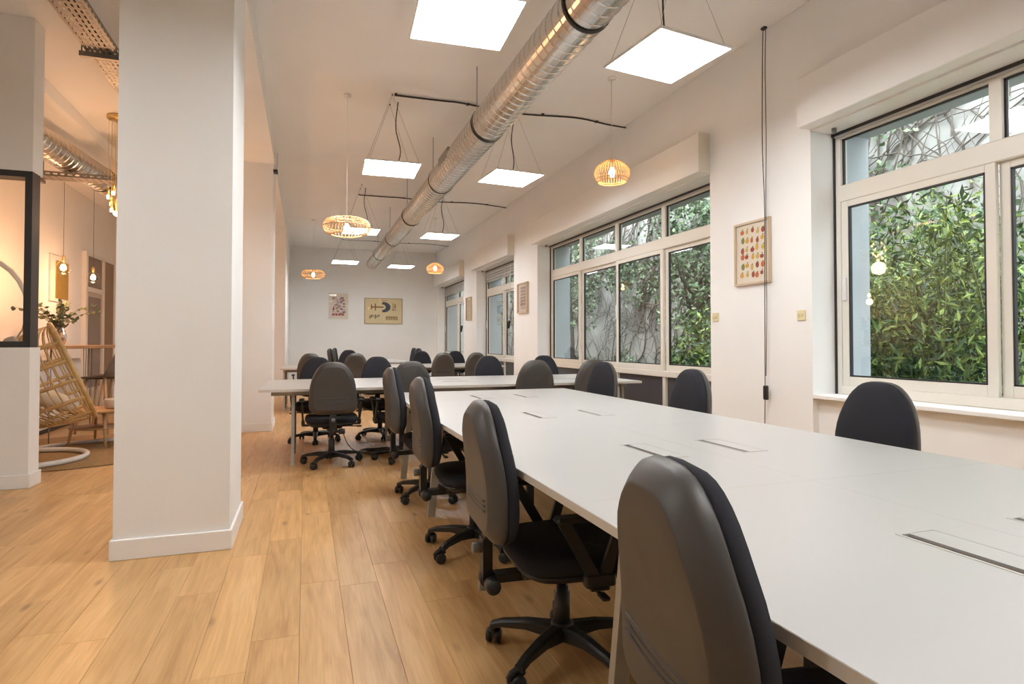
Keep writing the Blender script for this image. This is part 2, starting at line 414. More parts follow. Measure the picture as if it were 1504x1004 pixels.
# ------------------------------------------------------------------ outside: courtyard wall, vines, planting
GX = 7.0
struct('garden_ground', MB().box((XO+.001, -4, -.3), (GX+.3, 34, -.1)), mat('soil', (.10, .085, .06), .95, var=.3, vscale=3))
struct('garden_wall', MB().box((GX, -4, -.3), (GX+.3, 34, 6.6)), mat('rendered_wall', (.50, .47, .44), .9, var=.22, vscale=1.4, bump=.3, bscale=12))
struct('garden_end_wall', MB().box((XO+.001, 34, -.3), (GX+.3, 34.3, 6.6)), mat('pale_render', (.62, .64, .66), .9, var=.08))
struct('facade_outside', MB().box((XO-.001, YB+.2, -.3), (XO+.1, 34, 6)), mat('pale_render', (.62, .64, .66), .9))
vines = MB()
def vine(y, z, ang, ln, r, depth=0):
    pts = [Vector((GX-.03-random.random()*.05, y, z))]; a = ang; n = max(4, int(ln/.16)); rr = []
    for k in range(n):
        a += random.uniform(-.45, .45); a = max(min(a, 1.9), -1.9) if depth == 0 else a
        p = pts[-1] + Vector((random.uniform(-.02, .02), math.sin(a)*.17, math.cos(a)*.17))
        p.x = min(max(p.x, GX-.16), GX-.015); p.z = max(p.z, -.05); pts.append(p)
        if depth < 2 and random.random() < .30: vine(p.y, p.z, a + random.choice((-1, 1))*random.uniform(.4, 1.2), ln*.5*random.uniform(.5, 1.1), r*.6, depth+1)
    rr = [r*(1 - .75*i/len(pts)) for i in range(len(pts))]
    vines.tube(pts, rr, 4, cap=False)
for k in range(62):
    vine(random.uniform(4, 24), random.choice((-.1, -.1, 1.5, 2.5))+random.random()*.4, random.uniform(-.7, .7), random.uniform(2.5, 5), random.uniform(.014, .035))
print('vine faces', len(vines.f))
vo = vines.build('ivy_stems', mat('vine_bark', (.15, .125, .105), .9), fixn=False)
tag(vo, 'tangle of bare brown creeper stems clinging to courtyard wall', 'creeper', kind='stuff')
def leaf_cloud(mb, n, fn, size, asp=.5, droop=0.):
    for k in range(n):
        p = Vector(fn()); s_ = size*random.uniform(.6, 1.3)
        d = Vector((random.gauss(0, 1), random.gauss(0, 1), random.gauss(0, 1) - droop)).normalized()
        u = d.orthogonal().normalized(); u = (Matrix.Rotation(random.random()*6.28, 3, d) @ u)
        nrm = d.cross(u)
        a = p; b_ = p + d*s_*.5 + u*s_*asp*.5 + nrm*s_*.06; c = p + d*s_; e = p + d*s_*.5 - u*s_*asp*.5 + nrm*s_*.06
        mb.add([a, b_, c, e], [(0, 1, 2, 3)], random.randrange(3))
LEAVES = [mat('leaf_green', (.10, .18, .045), .5), mat('leaf_light', (.26, .34, .08), .5), mat('leaf_dark', (.04, .085, .035), .5)]
IVYL = [mat('ivy_green', (.13, .20, .10), .55), mat('ivy_grey', (.24, .30, .18), .6), mat('ivy_dark', (.06, .10, .05), .6)]
ivy = MB()
patches = [(random.uniform(4, 24), random.uniform(1.6, 5.6), random.uniform(.4, 1.3)) for _ in range(48)] + [(random.uniform(8, 15), random.uniform(0, .5), .5) for _ in range(8)]
def ivyp():
    py, pz, pr = random.choice(patches); a = random.random()*6.28; q = pr*math.sqrt(random.random())
    return (GX - .05 - random.random()*.22, py + q*math.cos(a)*1.3, max(pz + q*math.sin(a), 0))
leaf_cloud(ivy, 15000, ivyp, .085, .8)
tag(ivy.build('ivy_leaves', IVYL, fixn=False), 'patches of grey green ivy leaves on the courtyard wall', 'ivy', kind='stuff')
# bushy bamboo beyond the nearest window
BAMB = thing('bamboo_clump', 'tall leafy green bamboo clump close outside the parapet window', 'bamboo', (5.5, 4.75, -.1))
stems = MB(); fol = MB(); tips = []
for k in range(34):
    bx, by = random.uniform(-.5, .75), random.uniform(-1.7, 1.5); lean = (random.uniform(-.35, .3), random.uniform(-.3, .3))
    h = random.uniform(1.6, 2.7); pts = [(bx + lean[0]*t*t, by + lean[1]*t*t, h*t) for t in [i/6 for i in range(7)]]
    stems.tube(pts, [.012*(1-.6*i/6) for i in range(7)], 5, cap=False); tips.append((bx, by, h, lean))
def bambp():
    bx, by, h, lean = random.choice(tips); t = random.uniform(.12, 1.0)
    return (bx + lean[0]*t*t + random.gauss(0, .17), by + lean[1]*t*t + random.gauss(0, .2), h*t + random.gauss(0, .1))
leaf_cloud(fol, 24000, bambp, .105, .26, .7)
stems.build('stems', mat('bamboo_stem', (.16, .18, .06), .5), BAMB, fixn=False)
tag(fol.build('foliage', LEAVES, BAMB, fixn=False), kind='stuff')
def tree(name, label, x, y, h, r, n):
    t = thing(name, label, 'tree' if h > 2 else 'shrub', (x, y, -.1))
    tr = MB(); tr.tube([(0, 0, 0), (.04, .02, h*.35), (-.03, .05, h*.7), (0, .02, h)], [r, r*.85, r*.6, r*.25], 8)
    for k in range(7):
        a = random.random()*6.28; z = h*random.uniform(.45, .8)
        tr.tube([(0, .03, z), (.35*math.cos(a), .5*math.sin(a), z+.35), (.5*math.cos(a), .9*math.sin(a), z+.8)], [r*.35, r*.25, r*.1], 5, cap=False)
    tr.build('trunk', mat('tree_bark', (.085, .07, .055), .9), t, fixn=False)
    f_ = MB()
    def fn():
        a = random.random()*6.28; q = math.sqrt(random.random()); z = random.uniform(.45, 1.2)
        return (.55*q*math.cos(a), 1.0*q*math.sin(a), h*z)
    leaf_cloud(f_, n, fn, .10, .55); tag(f_.build('foliage', IVYL, t, fixn=False), kind='stuff')
tree('courtyard_tree', 'slim dark trunked tree in front of the vine covered wall', 6.3, 8.55, 3.4, .10, 2600)
tree('courtyard_tree', 'smaller bare tree before the pale end of the courtyard', 6.2, 13.4, 3.6, .06, 900)
def shrub(label, x, y, rr, h, n, mats):
    t = thing('shrub', label, 'shrub', (x, y, -.1), 0, 'low shrubs at the foot of the courtyard wall')
    st = MB()
    for k in range(9):
        a = random.random()*6.28; st.tube([(0, 0, 0), (rr*.4*math.cos(a), rr*.4*math.sin(a), h*.5), (rr*.7*math.cos(a), rr*.7*math.sin(a), h*.9)], [.012, .009, .004], 5, cap=False)
    st.build('stems', MAT['vine_bark'], t, fixn=False)
    f_ = MB()
    def fn():
        a = random.random()*6.28; q = rr*math.sqrt(random.random()); return (q*math.cos(a), q*math.sin(a), random.uniform(.1, 1)*h*(1.15 - .6*q/rr))
    leaf_cloud(f_, n, fn, .10, .5); tag(f_.build('foliage', mats, t, fixn=False), kind='stuff')
shrub('bright green bushy shrub behind the right sash of the four-sash window', 5.5, 7.45, .55, 1.75, 2600, LEAVES)
shrub('low green shrub below the bare vines', 6.3, 11.0, .5, 1.1, 1300, IVYL)
shrub('low green shrub in the far corner of the four-sash window', 6.0, 14.6, .55, 1.15, 1200, LEAVES)

# ------------------------------------------------------------------ desks
def desk(name, label, loc, rz, nmod, mod, depth, slots=True, leg_at=None):
    """bench desk, long axis local +Y starting at 0, width centred on x=0; two rows of desktops"""
    t = thing(name, label, 'desk', loc, rz, None)
    hw = depth/2; H0, H1 = .715, .74
    for k in range(nmod):
        for s in (-1, 1):
            y0, y1 = k*mod + .0004, (k+1)*mod - .0004
            xa, xb = (s*.0004, s*hw)
            # top with a cut-out for the cable port
            px0, px1 = s*.13, s*.25; py0, py1 = y0 + mod/2 - .17, y0 + mod/2 + .15
            m = MB()
            ys = [y0, py0, py1, y1]; xs = sorted([xa, px0, px1, xb])
            for i in range(3):
                for j in range(3):
                    if i == 1 and j == 1: continue
                    m.box((xs[j], ys[i], H0), (xs[j+1], ys[i+1], H1))
            # merge the nine-grid faces into a clean slab with a hole
            vs, fs = slab_hole(xs, ys, H0, H1)
            top = MB().add(vs, fs).build('desktop', [DESK], t)
            e = MB(); w_ = .004
            e.box((s*hw, y0, H0), (s*(hw+w_*.25), y1, H1-.001)); e.build('edge_band', EDGE, top)
            f_ = MB(); x0, x1 = sorted((px0, px1))
            f_.box((x0, py0, H1-.004), (x1, py0+.008, H1+.0012)); f_.box((x0, py1-.008, H1-.004), (x1, py1, H1+.0012))
            f_.box((x0, py0+.008, H1-.004), (x0+.008, py1-.008, H1+.0012)); f_.box((x1-.008, py0+.008, H1-.004), (x1, py1-.008, H1+.0012))
            po = f_.build('cable_port', DESK, top)
            lid0, lid1 = (x0+.034, x1-.008)
            MB().box((lid0, py0+.009, H1-.006), (lid1, py1-.009, H1+.0006)).build('lid', DESK, po)
            MB().box((x0+.008, py0+.008, H1-.05), (x1-.008, py1-.008, H1-.045)).build('tray', DARK, po)
    L_ = nmod*mod
    for s in (-1, 1):
        MB().box((s*(hw-.20)-.02, .1, H0-.05), (s*(hw-.20)+.02, L_-.1, H0), bev=.003).build('rail', LEGM, t)
    MB().box((-.02, .1, H0-.05), (.02, L_-.1, H0), bev=.003).build('rail', LEGM, t)
    for yy in (leg_at or [.06] + [k*mod for k in range(1, nmod)] + [L_-.06]):
        MB().box((-(hw-.16), yy-.02, H0-.04), (hw-.16, yy+.02, H0-.001)).build('crossbar', LEGM, t)
        for s in (-1, 1):
            MB().bar((s*(hw-.11), yy, .0), (s*(hw-.18), yy, H0-.002), .05, .03, up=(0,1,0)).build('leg', LEGM, t)
        MB().box((-.025, yy-.015, 0), (.025, yy+.015, H0-.04)).build('leg', BLACKP, t)
    return t
def slab_hole(xs, ys, z0, z1):
    vs = []; ix = {}
    for zi, z in enumerate((z0, z1)):
        for j in range(4):
            for i in range(4): ix[i, j, zi] = len(vs); vs.append((xs[i], ys[j], z))
    fs = []
    for i in range(3):
        for j in range(3):
            if i == 1 and j == 1: continue
            fs.append((ix[i,j,1], ix[i+1,j,1], ix[i+1,j+1,1], ix[i,j+1,1])); fs.append((ix[i,j,0], ix[i,j+1,0], ix[i+1,j+1,0], ix[i+1,j,0]))
    for i in range(3):
        for (j) in (0, 3): fs.append((ix[i,j,0], ix[i+1,j,0], ix[i+1,j,1], ix[i,j,1])); fs.append((ix[j,i,0], ix[j,i+1,0], ix[j,i+1,1], ix[j,i,1]))
    for j in (1, 2): fs.append((ix[1,j,0], ix[2,j,0], ix[2,j,1], ix[1,j,1])); fs.append((ix[j,1,0], ix[j,2,0], ix[j,2,1], ix[j,1,1]))
    return vs, fs
T1Y0, T1Y1 = .23, 5.29
desk('bench_desk', 'long white bench desk running alongside the parapet window', (1.532, T1Y0, 0), 0, 4, (T1Y1-T1Y0)/4, 1.66)
desk('bench_desk', 'white bench desk set crosswise before the four-sash window', (-.41, 6.79, 0), R(-90), 3, 1.355, 1.60, leg_at=[.30, 1.355, 2.71, 3.9])
desk('bench_desk', 'white bench desk set crosswise before the row print', (-.40, 11.6, 0), R(-90), 3, 1.33, 1.60)
desk('bench_desk', 'white bench desk lengthwise in front of the back wall posters', (1.55, 13.5, 0), 0, 2, 1.5, 1.5)

# ------------------------------------------------------------------ office chair
def outline(n=44):
    """tombstone outline of the backrest, (x, z) around, z from 0 to .49"""
    pts = []
    Hh, wb, wt = .49, .218, .205
    for i in range(n):
        a = 2*math.pi*i/n - math.pi/2
        ca, sa = math.cos(a), math.sin(a)
        ex = .42 if sa < 0 else .62
        x = math.copysign(abs(ca)**ex, ca)
        z = math.copysign(abs(sa)**(.42 if sa < 0 else .86), sa)
        zz = .16 + (z*.16 if sa < 0 else z*.33)
        hw = wb + (wt-wb)*max(0, zz/Hh) - .030*max(0, (zz-.22)/.27)**2
        pts.append((x*hw, zz))
    return pts
OUT = outline()
def back_y(z): return -.292 - .030*(z/.49)**1.5 + .012*math.sin(math.pi*min(1, z/.36))*(1 if z < .36 else 0)
def loft(mb, layers, mi=0, cz=.24):
    n = len(OUT); vs = []; fs = []
    for (sx, dep) in layers:
        for x, z in OUT:
            zz = cz + (z - cz)*sx if sx else cz
            vs.append((x*sx, back_y(max(0, zz)) + dep, zz))
    for i in range(len(layers)-1):
        for j in range(n): fs.append((i*n+j, i*n+(j+1)%n, (i+1)*n+(j+1)%n, (i+1)*n+j))
    mb.add(vs, fs, mi, True)
    c0 = len(mb.v); mb.add([(0, back_y(cz)+layers[0][1], cz), (0, back_y(cz)+layers[-1][1], cz)], [])
    k0 = c0 - n*len(layers)
    for j in range(n):
        mb.f.append([k0+j, k0+(j+1)%n, c0]); mb.m.append(mi); mb.sm.append(True)
        q = k0 + n*(len(layers)-1); mb.f.append([q+j, q+(j+1)%n, c0+1]); mb.m.append(mi); mb.sm.append(True)
    return mb
def chair_master():
    t = thing('office_chair', 'x', 'chair', (0,0,0))
    # star base
    b = MB(); b.lathe([(.036, .065), (.048, .07), (.05, .10), (.042, .125), (.034, .13)], 18)
    for k in range(5):
        a = R(90 + 72*k + 2); d = Vector((math.cos(a), math.sin(a), 0)); s_ = Vector((-d.y, d.x, 0))
        prof = [(.03, .122, .07, .030), (.14, .118, .084, .024), (.24, .102, .076, .019), (.285, .086, .060, .017)]
        vs = []; fs = []
        for r_, zt, zb, hw in prof:
            c = d*r_
            for sg, zz, ww in ((-1, zb, hw), (1, zb, hw), (1, zt-.008, hw), (.55, zt, hw), (-.55, zt, hw), (-1, zt-.008, hw)): vs.append(c + s_*sg*ww + Vector((0, 0, zz)))
        for i in range(3):
            for j in range(6): fs.append((i*6+j, i*6+(j+1)%6, (i+1)*6+(j+1)%6, (i+1)*6+j))
        fs += [tuple(range(6))[::-1], tuple(18+j for j in range(6))]
        b.add(vs, fs)
    b.build('star_base', BLACKP, t)
    cm = MB()
    for s in (-1, 1): cm.lathe([(.010, s*.030), (.024, s*.028), (.0285, s*.022), (.0285, s*.008), (.02, s*.006)], 14, (0, .012, .0285), 'x')
    hood = []
    for a in range(0, 181, 20): hood.append((R(a)))
    for x0, x1 in ((-.006, .006),): cm.box((x0, -.01, .0285), (x1, .034, .062))
    cm.tube([(0, -.012, .05), (0, -.004, .064), (0, .012, .068), (0, .03, .06), (0, .042, .042)], .012, 6); cm.lathe([(.011, .05), (.011, .075)], 8)
    cmesh = cm.mesh('caster'); cmesh.materials.append(BLACKP)
    for k in range(5):
        a = R(90 + 72*k + 2); link('caster', cmesh, t, (.278*math.cos(a), .278*math.sin(a), 0), a + 1.2 + k)
    MB().lathe([(.030, .125), (.030, .24), (.024, .242), (.024, .262)], 16).build('column_cover', mat('column_grey', (.045, .042, .04), .35), t)
    MB().lathe([(.016, .20), (.016, .36)], 12).build('gas_piston', BLACKP, t)
    up = []
    # mechanism
    m = MB(); m.box((-.09, -.12, .355), (.09, .12, .385), bev=.01); m.box((-.05, -.17, .34), (.05, .06, .375), bev=.012)
    m.tube([(.05, .03, .36), (.20, .04, .355), (.26, .05, .35)], .006, 6); m.box((.24, .035, .342), (.29, .065, .356), bev=.004)
    up.append(m.build('mechanism', BLACKP, t))
    # seat
    def sq(hx, hy, z, n=36, e=.42, oy=.02):
        r = []
        for i in range(n):
            a = 2*math.pi*i/n; c, s = math.cos(a), math.sin(a)
            x = hx*math.copysign(abs(c)**e, c); y = hy*math.copysign(abs(s)**e, s)
            r.append((x*(1 - .06*(y/hy < 0)*abs(y/hy)), y + oy, z - .022*max(0, (y/hy - .6)/.4)**2))
        return r
    def lay(rings, mb):
        n = len(rings[0]); vs = [p for r in rings for p in r]; fs = []
        for i in range(len(rings)-1):
            for j in range(n): fs.append((i*n+j, i*n+(j+1)%n, (i+1)*n+(j+1)%n, (i+1)*n+j))
        fs += [tuple(range(n))[::-1], tuple((len(rings)-1)*n+j for j in range(n))]
        return mb.add(vs, fs, 0, True)
    pan = lay([sq(.12, .12, .372), sq(.20, .19, .378), sq(.232, .22, .40), sq(.236, .224, .412)], MB())
    up.append(pan.build('seat_pan', BLACKP, t))
    se = lay([sq(.232, .22, .412), sq(.245, .233, .425), sq(.247, .235, .445), sq(.238, .226, .466), sq(.21, .20, .476), sq(.12, .11, .474), sq(.02, .02, .472)], MB())
    up.append(se.build('seat', FABRIC, t))
    # back
    sh = loft(MB(), [(.10, -.050), (.60, -.050), (.80, -.049), (.815, -.0485), (.83, -.046), (.90, -.033), (.965, -.017), (.985, -.009), (.997, .002), (1.0, .010), (.985, .014), (.5, .012), (.1, .012)])
    for k in range(3):
        zz = .118 + k*.017
        wdt = .150 - k*.002
        sh.tube([(-wdt + 2*wdt*i/10, back_y(zz) - .0505, zz - .010*(1-(i/5-1)**2) + .006) for i in range(11)], .0042, 5)
    s1 = sh.build('back_shell', SHELL, t); s1.location.z = .51; up.append(s1)
    cu = loft(MB(), [(.3, .012), (.95, .014), (.985, .022), (.99, .034), (.95, .052), (.84, .063), (.5, .066), (.1, .066)])
    s2 = cu.build('backrest', FABRIC, t); s2.location.z = .51; up.append(s2)
    # stem behind
    st = MB(); st.bar((0, -.10, .352), (0, -.285, .352), .055, .03, up=(0,0,1)); st.bar((0, -.297, .345), (0, -.297, .50), .062, .035, up=(0,1,0)); st.bar((0, -.297, .49), (0, -.290, .56), .056, .024, up=(0,1,0), w2=(.045, .012))
    st.lathe([(.031, -.018), (.031, .018)], 14, (0, -.292, .352), 'x')
    up.append(st.build('back_stem', BLACKP, t))
    kn = MB(); kn.lathe([(.014, .028), (.016, .05), (.026, .055), (.027, .10), (.022, .108)], 14, (0, -.292, .352), 'x')
    up.append(kn.build('tilt_knob', BLACKP, t))
    kn = MB(); kn.lathe([(.008, -.30), (.02, -.315), (.021, -.345), (.016, -.349)], 12, (0, 0, .465), 'y')
    up.append(kn.build('height_knob', KNOBM, t))
    for s in (-1, 1):
        a = MB(); x = s*.275
        a.box((x-.026, -.13, .612), (x+.026, .13, .634), bev=.008)
        a.bar((x, -.10, .615), (x - s*.012, .02, .41), .016, .040, up=(0, .8, .6)); a.bar((x, .12, .615), (x - s*.012, .05, .41), .016, .040, up=(0, -.8, .6))
        a.box((x - s*.012 - .016, -.02, .385), (x - s*.012 + .016, .09, .43), bev=.006)
        a.box((s*.12, .0, .372), (s*.275, .07, .388), bev=.004)
        up.append(a.build('armrest', BLACKP, t))
    return t, [u.name.split('.')[0] for u in up]
master, UPN = chair_master()
UPN = set(UPN)
first = [True]
def chair(x, y, face, dz, label, group):
    """x, y: column on the floor; face: heading of the sitter in degrees (0 = +Y, 90 = -X, -90 = +X)"""
    if first[0]: o = master; first[0] = False
    else: o = copy_tree(MASTER0)
    o.location = (x, y, 0); o.rotation_euler = (0, 0, R(face)); o['label'] = label; o['group'] = group
    for c in o.children:
        nm = c.name.split('.')[0]
        if nm in UPN: c.location.z += dz
    return o
MASTER0 = copy_tree(master)       # pristine template, removed at the end
G1, G2, G3, G4 = 'chairs along the parapet window desk', 'chairs along the desk before the four-sash window', 'chairs along the desk before the row print', 'chairs around the desk by the back wall'
CH = [
 # x, y, heading, dz, label, group
 (.92, .865, -98, -.025, 'black office chair at the aisle edge of the long desk, fourth from the crosswise desk', G1),
 (.925, 2.09, -93, -.03, 'black office chair at the aisle edge of the long desk, third from the crosswise desk', G1),
 (.925, 3.33, -92, -.012, 'black office chair at the aisle edge of the long desk, second from the crosswise desk', G1),
 (.925, 4.56, -90, -.005, 'black office chair at the aisle edge of the long desk, next to the crosswise desk', G1),
 (2.35, 2.17, 90, -.01, 'black office chair with its back to the parapet window, at the long desk', G1),
 (2.35, 3.66, 90, -.01, 'black office chair with its back to the pier bearing the fruit print', G1),
 (2.37, 5.02, 96, .0, 'black office chair with its back to the four-sash window, at the long desk end', G1),
 (.245, 6.08, 0, .0, 'black office chair facing the crosswise desk at its free end beside the aisle', G2),
 (.93, 6.10, 8, .0, 'black office chair tucked between the crosswise desk and the long desk corner', G2),
 (2.28, 6.12, 0, .0, 'black office chair facing the crosswise desk behind the long desk end', G2),
 (2.98, 6.12, -4, .0, 'black office chair facing the crosswise desk beside the four-sash window', G2),
 (.12, 7.5, 176, .0, 'black office chair behind the free end of the crosswise desk', G2),
 (.88, 7.55, 180, .0, 'black office chair behind the crosswise desk, second from its free end', G2),
 (2.38, 7.55, 180, .0, 'black office chair behind the crosswise desk, second from the windows', G2),
 (3.18, 7.5, 180, .0, 'black office chair behind the crosswise desk beside the four-sash window', G2),
 (.08, 10.9, 0, .0, 'black office chair at the free end of the desk before the row print', G3),
 (.82, 10.9, 0, .0, 'black office chair at the row print desk, near side, second from its free end', G3),
 (2.36, 10.9, 0, .0, 'black office chair at the row print desk, near side, second from the wall', G3),
 (2.98, 10.9, 0, .0, 'black office chair at the row print desk, near side, beside the wall', G3),
 (.84, 12.35, 180, .03, 'black office chair at the row print desk, far side, towards its free end', G3),
 (2.34, 12.35, 180, .0, 'black office chair at the row print desk, far side, second from the wall', G3),
 (3.08, 12.35, 180, .0, 'black office chair at the row print desk, far side, beside the wall', G3),
 (.82, 13.95, -90, .05, 'black office chair aisle side of the back wall desk, at its front end', G4),
 (1.0, 15.6, -90, .05, 'black office chair aisle side of the back wall desk, at its rear end', G4),
 (1.80, 14.2, -60, .05, 'black office chair turned sideways at the middle of the back wall desk', G4),
 (2.28, 15.0, 90, .05, 'black office chair window side of the back wall desk, at its rear end', G4),
 (2.22, 14.0, 90, .05, 'black office chair window side of the back wall desk, at its front end', G4),
]
CH = [c for c in CH if 'middle of the back wall desk' not in c[4]]
for c in CH: chair(*c)
def kill(o):
    for ch in list(o.children): kill(ch)
    bpy.data.objects.remove(o)
kill(MASTER0)

# ------------------------------------------------------------------ ceiling: duct, panels, cables
def spiral_duct(name, label, p0, p1, r0, joints, rods=()):
    a, b = Vector(p0), Vector(p1); Ld = (b-a).length
    t = thing(name, label, 'air duct', p0)
    q = (b-a).to_track_quat('Y', 'Z'); t.rotation_mode = 'QUATERNION'; t.rotation_quaternion = q
    js = [0] + joints + [Ld]
    for k in range(len(js)-1):
        prof = []; y = js[k]; r = r0(k)
        while y < js[k+1] - .001:
            prof += [(r, y), (r, min(y+.085, js[k+1])), (r+.006, min(y+.092, js[k+1])), (r+.006, min(y+.10, js[k+1])) ]; y += .107
        prof.append((r, js[k+1]))
        m = MB().lathe(prof, 40, (0,0,0), 'y', cap=False); m.lathe([(r-.004, js[k]), (r-.004, js[k+1])], 24, (0,0,0), 'y', cap=False)
        o = m.build('duct_section', DUCT, t, fixn=False)
        for p in o.data.polygons: p.use_smooth = False
        if k:
            MB().lathe([(max(r, r0(k-1))+.008, js[k]-.016), (max(r, r0(k-1))+.012, js[k]-.012), (max(r, r0(k-1))+.012, js[k]+.012), (max(r, r0(k-1))+.008, js[k]+.016)], 32, (0,0,0), 'y', cap=False).build('joint_band', CABLE, t)
            if k in (2, 4): MB().box((-.17, js[k]-1.1, -.02), (-.10, js[k]-.6, .10), bev=.01).build('air_grille', mat('grille_grey', (.25, .24, .23), .4, metal=.6), t)
    ZT = (ZC - a.z)
    for y in rods:
        MB().tube([(-.14, y, .1), (-.14, y, ZT-.005)], .005, 6).build('hanger_rod', WIRE, t)
    return t
spiral_duct('spiral_duct', 'galvanised spiral ventilation duct hung along the desks', (1.68, -2.5, 3.33), (1.70, 16.55, 3.33), lambda k: .165 - .006*max(0, k-3), [3.7, 5.9, 8.1, 10.25, 12.6, 14.9, 17.2], [5.6, 8.0, 10.1, 12.2, 14.3, 16.4])
spiral_duct('spiral_duct', 'galvanised spiral duct above the lounge behind the pillar', (-3.2, 4.0, 3.46), (-2.35, 12.5, 3.38), lambda k: .165, [2.3, 3.55, 5.5], [2.9, 5.2])

def cable(pts, r=.007, sub=6):
    out = []
    P = [Vector(p) for p in pts]
    for i in range(len(P)-1):
        a = P[max(i-1, 0)]; b = P[i]; c = P[i+1]; d = P[min(i+2, len(P)-1)]
        for k in range(sub):
            u = k/sub
            out.append(.5*((2*b) + (c-a)*u + (2*a-5*b+4*c-d)*u*u + (3*b-a-3*c+d)*u**3))
    out.append(P[-1]); return MB().tube(out, r, 6)
PZ = 3.07
PANELS = [ (-2.2, 2.4, 0, 'unseen added LED panel on wires between the cable tray and the half wall'),
          (.875, .05, 0, 'unseen added LED panel on wires above the floor behind the first panel pair'),
          (2.27, .10, 0, 'unseen added LED panel on wires over the near part of the long desk'),
          (.875, 3.37, -3, 'square LED panel on wires near the big pillar, beside the duct'),
          (2.26, 3.38, 7, 'square LED panel hung near the pier with the fruit print'),
          (.87, 6.55, -2, 'square LED panel above the free end of the crosswise desk'),
          (2.22, 6.47, 5, 'square LED panel above the crosswise desk near the four-sash window'),
          (.88, 10.40, 0, 'square LED panel behind the flat rattan lamp'),
          (2.25, 10.45, 2, 'square LED panel near the round rattan lamp and narrow shutter'),
          (.87, 14.55, 1, 'square LED panel above the purple poster'),
          (2.24, 14.95, 2, 'square LED panel in front of the aeroplane chart')]
fm = MB(); s_ = .298
for a, c in (((-s_, -s_), (s_, -s_+.012)), ((-s_, s_-.012), (s_, s_)), ((-s_, -s_+.012), (-s_+.012, s_-.012)), ((s_-.012, -s_+.012), (s_, s_-.012))): fm.box((*a, 0), (*c, .012))
fm.box((-s_, -s_, .010), (s_, s_, .014))
fmesh = fm.mesh('panel_frame'); fmesh.materials.append(ALU)
dm = MB().box((-s_+.012, -s_+.012, .002), (s_-.012, s_-.012, .009)).mesh('diffuser'); dm.materials.append(LED)
for x, y, rz, lb in PANELS[3:]:
    t = thing('ceiling_panel_light', lb, 'ceiling light', (x, y, PZ), R(rz), 'suspended square LED panels')
    link('frame', fmesh, t); link('diffuser', dm, t)
    for ax in (-.12, .16):
        for s in (-1, 1):
            MB().tube([(s*.27, .26 if ax > 0 else -.26, .014), (0, ax, ZC-PZ-.002)], .0016, 4).build('suspension_wire', WIRE, t)
        MB().lathe([(.008, ZC-PZ-.012), (.008, ZC-PZ-.001)], 8, (0, ax, 0)).build('ceiling_hook', CABLE, t)
    if y < 11:
        cable([(.05, .1, .014), (.12, .16, .25), (.06, .1, .5), (.08, .05, ZC-PZ-.01)], .006).build('supply_cable', CABLE, t)
for x, y, rz, lb in PANELS[:3]:  # panels out of view, added to account for the light in the foreground
    t = thing('ceiling_panel_light', lb, 'ceiling light', (x, y, PZ), 0, 'suspended square LED panels')
    link('frame', fmesh, t); link('diffuser', dm, t)
    for ax in (-.12, .16):
        for s in (-1, 1): MB().tube([(s*.27, .26 if ax > 0 else -.26, .014), (0, ax, ZC-PZ-.002)], .0016, 4).build('suspension_wire', WIRE, t)
for yy, xa, lb in ((6.42, .9, 'black power cable clipped across the ceiling above the crosswise desk'), (11.0, .9, 'black power cable clipped across the ceiling near the flat rattan lamp'), (15.95, .9, 'thin power cable across the ceiling before the back wall')):
    pts = [(xa, yy, ZC-.012), (xa+.5, yy-.03, ZC-.016), (1.3*1.25, yy-.03, ZC-.012), (2.3, yy+.04, ZC-.016), (3.0, yy-.05, ZC-.012), (3.45, yy, ZC-.02), (XR-.02, yy-.05, ZC-.05)]
    t = thing('ceiling_cable', lb, 'cable', (0, 0, 0)); cable(pts, .009 if yy < 15 else .006).build('cord', CABLE, t)
    for x in (xa, 1.7, 2.6, 3.3): MB().box((x-.012, yy-.03, ZC-.014), (x+.012, yy+.02, ZC-.0005)).build('clip', CABLE, t)

